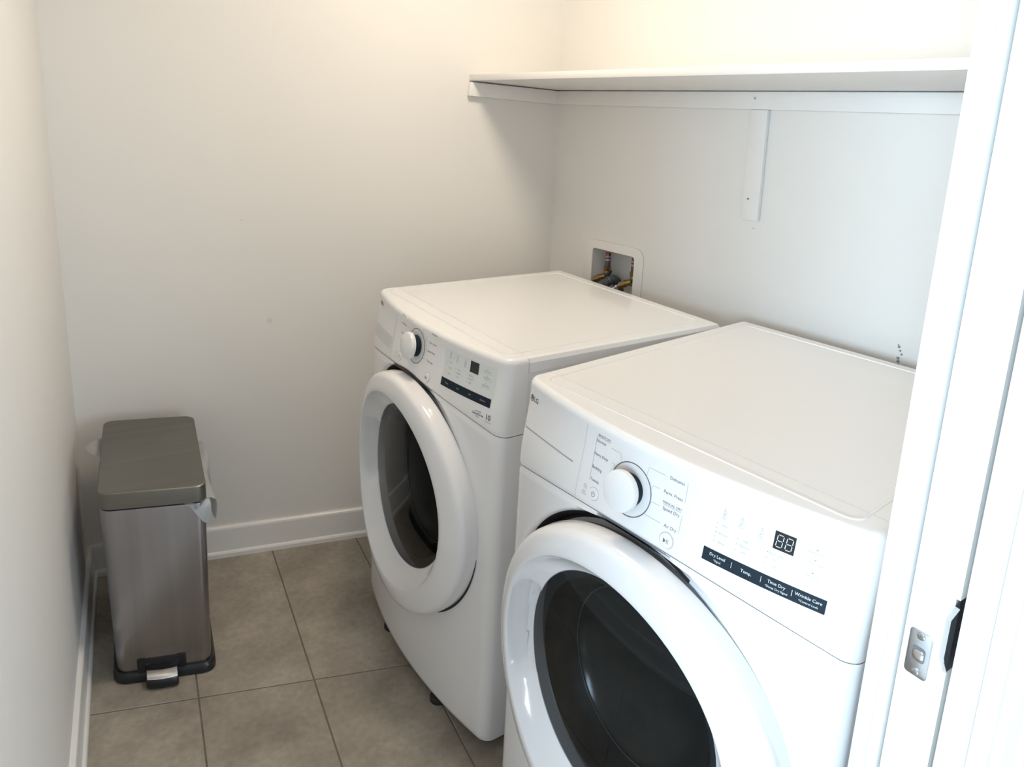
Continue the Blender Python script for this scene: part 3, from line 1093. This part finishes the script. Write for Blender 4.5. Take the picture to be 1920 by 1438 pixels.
# ------------------------------------------------------------------ plumbing box with valves and hoses
BO = RC + RD * .31 + Vector((0, 0, .97))
box = empty('plumbing_box', tuple(BO), math.atan2(RD.y, RD.x))
tag(box, 'white recessed plumbing box with two brass valves in the wall behind the washer', 'outlet box')
# local: x along the wall to the right, y into the wall (away from the room), z up


def bx(s, d, z):
    return Vector((s - .31, d, z - .97))


def ring_rr(s0, s1, z0, z1, r, d, n=6):
    w, h = s1 - s0, z1 - z0
    return [bx(a + (s0 + s1) / 2, d, b + (z0 + z1) / 2) for a, b in rrect(w, h, r, n)]


bm = bmesh.new()
loft(bm, [ring_rr(.176, .440, .842, 1.094, .032, -.0005), ring_rr(.176, .440, .842, 1.094, .032, -.0035), ring_rr(.179, .437, .845, 1.091, .030, -.0048),
          ring_rr(.217, .4045, .878, 1.0665, .011, -.0048), ring_rr(.218, .4035, .879, 1.0655, .010, -.003)], False, False)
plate = bm_obj('face_plate', bm, M['boxplastic'], box, angle=40)
bm = bmesh.new()
loft(bm, [ring_rr(.2165, .405, .8775, 1.067, .011, -.004), ring_rr(.220, .402, .881, 1.064, .010, .085)], False, True)
bm_obj('recess_shell', bm, M['boxplastic'], box, angle=40)


def cyl(name, mat, parent, prof, cen, axis='z', n=16):
    """prof = (radius, position along the axis)"""
    bm = bmesh.new()
    cen = Vector(cen)
    rings = []
    for r, h in prof:
        ring = []
        for k in range(n):
            ca, sa = r * math.cos(2 * math.pi * k / n), r * math.sin(2 * math.pi * k / n)
            ring.append(cen + (Vector((ca, sa, h)) if axis == 'z' else Vector((ca, h, sa)) if axis == 'y' else Vector((h, ca, sa))))
        rings.append(ring)
    loft(bm, rings)
    return bm_obj(name, bm, mat, parent, angle=30)


for vi, (s, zo) in enumerate(((.252, 0.0), (.369, .004))):
    d = .036
    val = empty('valve')
    val.parent = box
    cyl('valve_body', M['brass'], val, [(.008, -.02), (.0105, -.018), (.0105, .004), (.0085, .010), (.0085, .018)], bx(s, d, .978 + zo))
    nut = cyl('compression_nut', M['brass'], val, [(.010, 0), (.0125, .002), (.0125, .014), (.010, .016)], bx(s, d, .990 + zo), n=6)
    cyl('pipe_stub', M['copper'], val, [(.0088, 0), (.0088, .046)], bx(s, d, 1.004 + zo), n=16)
    for h0, h1, mt in ((.020, .036, 'sticker_white'), (.026, .032, 'sticker_red'), (.006, .020, 'sticker_blue')):
        cyl('pipe_sticker', M[mt], val, [(.00905 if mt != 'sticker_red' else .0092, h0), (.00905 if mt != 'sticker_red' else .0092, h1)], bx(s, d, 1.004 + zo), n=16)
    # quarter-turn lever
    bm = bmesh.new()
    tube(bm, [bx(s + .010, d - .012, .976 + zo), bx(s + .026, d - .020, .984 + zo), bx(s + .040, d - .024, .998 + zo)], [.0085, .0065, .0045], 10)
    bm_obj('lever', bm, M['lever'], val)
    # side outlet for the hose
    bm = bmesh.new()
    tube(bm, [bx(s, d, .972 + zo), bx(s - .014, d - .008, .966 + zo), bx(s - .026, d - .016, .960 + zo)], [.0095, .0105, .0105], 14)
    bm_obj('outlet', bm, M['brass'], val)
    # braided supply hose: out of the box and down behind the washer
    h0 = Vector(box.matrix_basis @ bx(s - .026, d - .016, .960 + zo))
    hose = empty('supply_hose', tuple(h0))
    tag(hose, ('braided steel supply hose on the valve nearer the room corner' if vi == 0 else 'braided steel supply hose on the valve farther from the room corner'), 'hose', 'washer supply hoses')
    inv = box.matrix_basis
    pth = bez([inv @ bx(s - .024, d - .015, .961 + zo), inv @ bx(s - .042, d - .028, .950 + zo), inv @ bx(s - .056, d - .052, .925 + zo), inv @ bx(s - .058, d - .070, .880), inv @ bx(s - .045, d - .072, .70), inv @ bx(s - .03, d - .072, .45)], 12)
    bm = bmesh.new()
    tube(bm, [p - h0 for p in pth], .0075, 12)
    bm_obj('hose_line', bm, M['braid'], hose)
    bm = bmesh.new()
    tube(bm, [inv @ bx(s - .020, d - .012, .9635 + zo) - h0, inv @ bx(s - .036, d - .023, .9545 + zo) - h0], .0128, 6)
    bm_obj('hose_nut', bm, M['darkbrass'], hose)
    bm = bmesh.new()
    for t in (.30, .62):
        pa = (inv @ bx(s - .036, d - .023, .9545 + zo)).lerp(inv @ bx(s - .054, d - .040, .939 + zo), t)
        pb = (inv @ bx(s - .036, d - .023, .9545 + zo)).lerp(inv @ bx(s - .054, d - .040, .939 + zo), t + .12)
        tube(bm, [pa - h0, pb - h0], .0094, 12)
    bm_obj('hose_ferrule', bm, M['satin'], hose)
# drain hose: blue-grey end hooked into the box between the valves
dh = empty('drain_hose', tuple(box.matrix_basis @ bx(.306, .03, .93)))
tag(dh, 'blue-grey drain hose hooked into the box between the valves', 'hose')
inv = box.matrix_basis
o0 = inv @ bx(.306, .03, .93)
pth = bez([inv @ bx(.303, .052, .905), inv @ bx(.303, .040, .950), inv @ bx(.304, .015, .972), inv @ bx(.298, -.012, .962), inv @ bx(.286, -.034, .925), inv @ bx(.266, -.038, .85), inv @ bx(.258, -.038, .55)], 14)
bm = bmesh.new()
rad = [.0150 + .0012 * math.sin(i * 1.6) for i in range(len(pth))]
tube(bm, [p - o0 for p in pth], rad, 18)
bm_obj('hose_line', bm, M['drain'], dh)

# ------------------------------------------------------------------ slim steel pedal bin
BX = Vector((math.cos(-.225), math.sin(-.225), 0))          # along the front of the bin
BY = Vector((0.01, 1, 0)).normalized()                       # along its depth
BC = Vector((.1945, -.345, 0))
bin_ = empty('trash_can', tuple(BC))
tag(bin_, 'slim brushed steel pedal trash can with black base by the left wall', 'trash can')


def bq(a, b, z):
    return BX * a + BY * b + Vector((0, 0, z))


def bring(w, d, r, z, da=0.0, db=0.0):
    return [bq(a + da, b + db, z) for a, b in rrect(w, d, r, 6)]


# black base
bm = bmesh.new()
loft(bm, [bring(.236, .430, .030, 0), bring(.250, .444, .034, .002), bring(.250, .444, .034, .020), bring(.240, .434, .032, .0285), bring(.225, .42, .03, .030)])
bm_obj('base', bm, M['blackplastic'], bin_)
# body, slightly wider at the top
bm = bmesh.new()
loft(bm, [bring(.228, .424, .026, .026), bring(.230, .428, .026, .05), bring(.243, .446, .026, .494), bring(.241, .444, .026, .499), bring(.230, .434, .024, .499)], True, True)
bm_obj('body', bm, M['steel_body'], bin_, angle=40)
bm = bmesh.new()
loft(bm, [bring(.236, .440, .026, .496), bring(.236, .440, .026, .510)])
bm_obj('inner_rim', bm, M['blackplastic'], bin_)
# lid
bm = bmesh.new()
loft(bm, [bring(.240, .452, .026, .5065), bring(.2475, .459, .028, .507), bring(.2475, .459, .028, .543), bring(.246, .4575, .0275, .5475), bring(.241, .4525, .026, .5495)])
bm_obj('lid', bm, M['steel_lid'], bin_, angle=28)
# pedal housing and pedal at the front foot
FB = -.2125
bm = bmesh.new()
po = [(-.066, .012), (.050, .012), (.050, .064), (-.066, .064)]
pi = [(-.048, .012), (.034, .012), (.034, .052), (-.048, .052)]
def pv(bm_, pts, b):
    return [bm_.verts.new(bq(a, b + (z - .02) * -.004, z)) for a, z in pts]
A, B, C_ = pv(bm, po, FB + .012), pv(bm, po, FB - .006), pv(bm, pi, FB - .006)
D_ = pv(bm, pi, FB + .008)
for i in range(4):
    j = (i + 1) % 4
    bm.faces.new((A[i], A[j], B[j], B[i]))
    bm.faces.new((B[i], B[j], C_[j], C_[i]))
    bm.faces.new((C_[i], C_[j], D_[j], D_[i]))
bm.faces.new(D_[::-1])
house = bm_obj('pedal_housing', bm, M['blackplastic'], bin_, smooth=False)
# raised steel bump above the housing
bm = bmesh.new()
loft(bm, [[bq(a - .008, FB + .001, .075 + z) for a, z in rrect(.078, .034, .006)], [bq(a * .97 - .008, FB - .0030, .075 + z * .94) for a, z in rrect(.078, .034, .006)]])
bm_obj('pedal_bump', bm, M['steel_body'], bin_)
bm = bmesh.new()
prof = [(.004, .008), (-.030, .003), (-.040, .004), (-.043, .010), (-.042, .026), (-.036, .034), (-.020, .0405), (.004, .040)]
rings = []
for a in (-.0385, -.035, -.018, 0, .018, .035, .0385):
    k = .93 if abs(a) > .036 else 1.0
    bulge = -.005 * (1 - (a / .04) ** 2)
    rings.append([bq(a - .008, FB + y * k + (bulge if y < -.01 else 0), .021 + (z - .021) * k) for y, z in prof])
loft(bm, rings)
ped = bm_obj('pedal', bm, M['blackplastic'], bin_, angle=50)
bm = bmesh.new()
prof = [(-.0402, .0310), (-.0390, .0335), (-.0330, .0372), (-.024, .0410), (-.018, .0420), (-.018, .0390), (-.024, .0380), (-.035, .031)]
rings = []
for a in (-.036, -.018, 0, .018, .036):
    bulge = -.005 * (1 - (a / .04) ** 2)
    rings.append([bq(a - .008, FB + y + bulge, z) for y, z in prof])
loft(bm, rings)
cap = bm_obj('pedal_cap', bm, M['chrome'], ped, angle=50)
tag(cap, 'bright steel pedal cap')

# bin liner: white film trapped under the lid, hanging out at both sides
bag = empty('bin_liner', tuple(BC + Vector((0, 0, .503))))
tag(bag, 'white plastic bin liner sticking out under the steel lid', 'bin bag')


def film(name, grid):
    bm = bmesh.new()
    vs_ = [[bm.verts.new(p) for p in row] for row in grid]
    for r in range(len(vs_) - 1):
        for k in range(len(vs_[0]) - 1):
            bm.faces.new((vs_[r][k], vs_[r + 1][k], vs_[r + 1][k + 1], vs_[r][k + 1]))
    bmesh.ops.solidify(bm, geom=list(bm.faces), thickness=.0006)
    return bm_obj(name, bm, M['bag'], bag, angle=70)


def flap(a0, b0, a1, b1, outx, outy, lens, z=.5035, wob=.004, up=0.0):
    """a flap of film: leaves under the lid along the line (a0,b0)-(a1,b1), then hangs down by lens"""
    grid = []
    n_ = 14
    for i in range(n_ + 1):
        t = i / n_
        a, b = a0 + (a1 - a0) * t, b0 + (b1 - b0) * t
        ln = lens(t)
        row = []
        for k in range(9):
            q = k / 8
            off = sstep(min(1, q * 2.2)) * (1 + .3 * math.sin(9 * t + 3 * q))
            drop = max(0, q - .12) * ln
            row.append(bq(a + outx * off - outx * 1.2 * (1 - min(1, q * 4)), b + outy * off - outy * 1.2 * (1 - min(1, q * 4)) + wob * math.sin(11 * t + 5 * q), -.0 + up * math.sin(math.pi * q) - drop))
        grid.append(row)
    return grid


# front right corner: a hanging point
film('film_flap', flap(.070, -.2225, .131, -.2100, .003, -.007, lambda t: .004 + .066 * sstep(t * 1.25) - .012 * sstep((t - .8) * 5), wob=.0006))
# right side: long crumpled fold standing out beside the lid
film('film_flap', flap(.123, -.210, .122, .130, .019, 0, lambda t: .050 * (1 - t) + .016 + .012 * math.sin(14 * t), wob=.003, up=.014))
# left side towards the wall: small round ear
grid = []
for i in range(13):
    t = i / 12
    half = math.sin(math.pi * t) ** .6
    grid.append([bq(-.118 - .050 * half * q, .075 + .130 * t, .004 + .014 * math.sin(math.pi * q * .8) * half - .006 * q) for q in [k / 6 for k in range(7)]])
film('film_flap', grid)

# ------------------------------------------------------------------ ceiling lamp of the closet (out of frame)
lamp = empty('ceiling_light', (.88, -.88, CEIL))
tag(lamp, 'round flush ceiling light with frosted dome', 'ceiling light')
bm = bmesh.new()
loft(bm, [[(r * math.cos(k * math.pi / 24), r * math.sin(k * math.pi / 24), z) for k in range(48)] for r, z in ((.185, -.0005), (.19, -.012), (.185, -.024), (.175, -.026))])
bm_obj('lamp_base', bm, M['satin'], lamp)
bm = bmesh.new()
loft(bm, [[(.172 * math.cos(b) * math.cos(k * math.pi / 24), .172 * math.cos(b) * math.sin(k * math.pi / 24), -.027 - .055 * math.sin(b)) for k in range(48)] for b in [i * math.pi / 2 / 8 for i in range(8)] + [1.5]])
bm_obj('lamp_dome', bm, lamp_material('frosted_lit_dome', (1.0, 0.86, 0.68), 4.0), lamp, angle=60)
d = bpy.data.lights.new('ceiling_lamp_light', 'AREA')
d.shape = 'DISK'
d.size = .34
d.energy = 5.3
d.color = (1.0, 0.86, 0.68)
o = bpy.data.objects.new('ceiling_lamp_light', d)
link(o)
o.location = (.88, -.88, CEIL - .095)
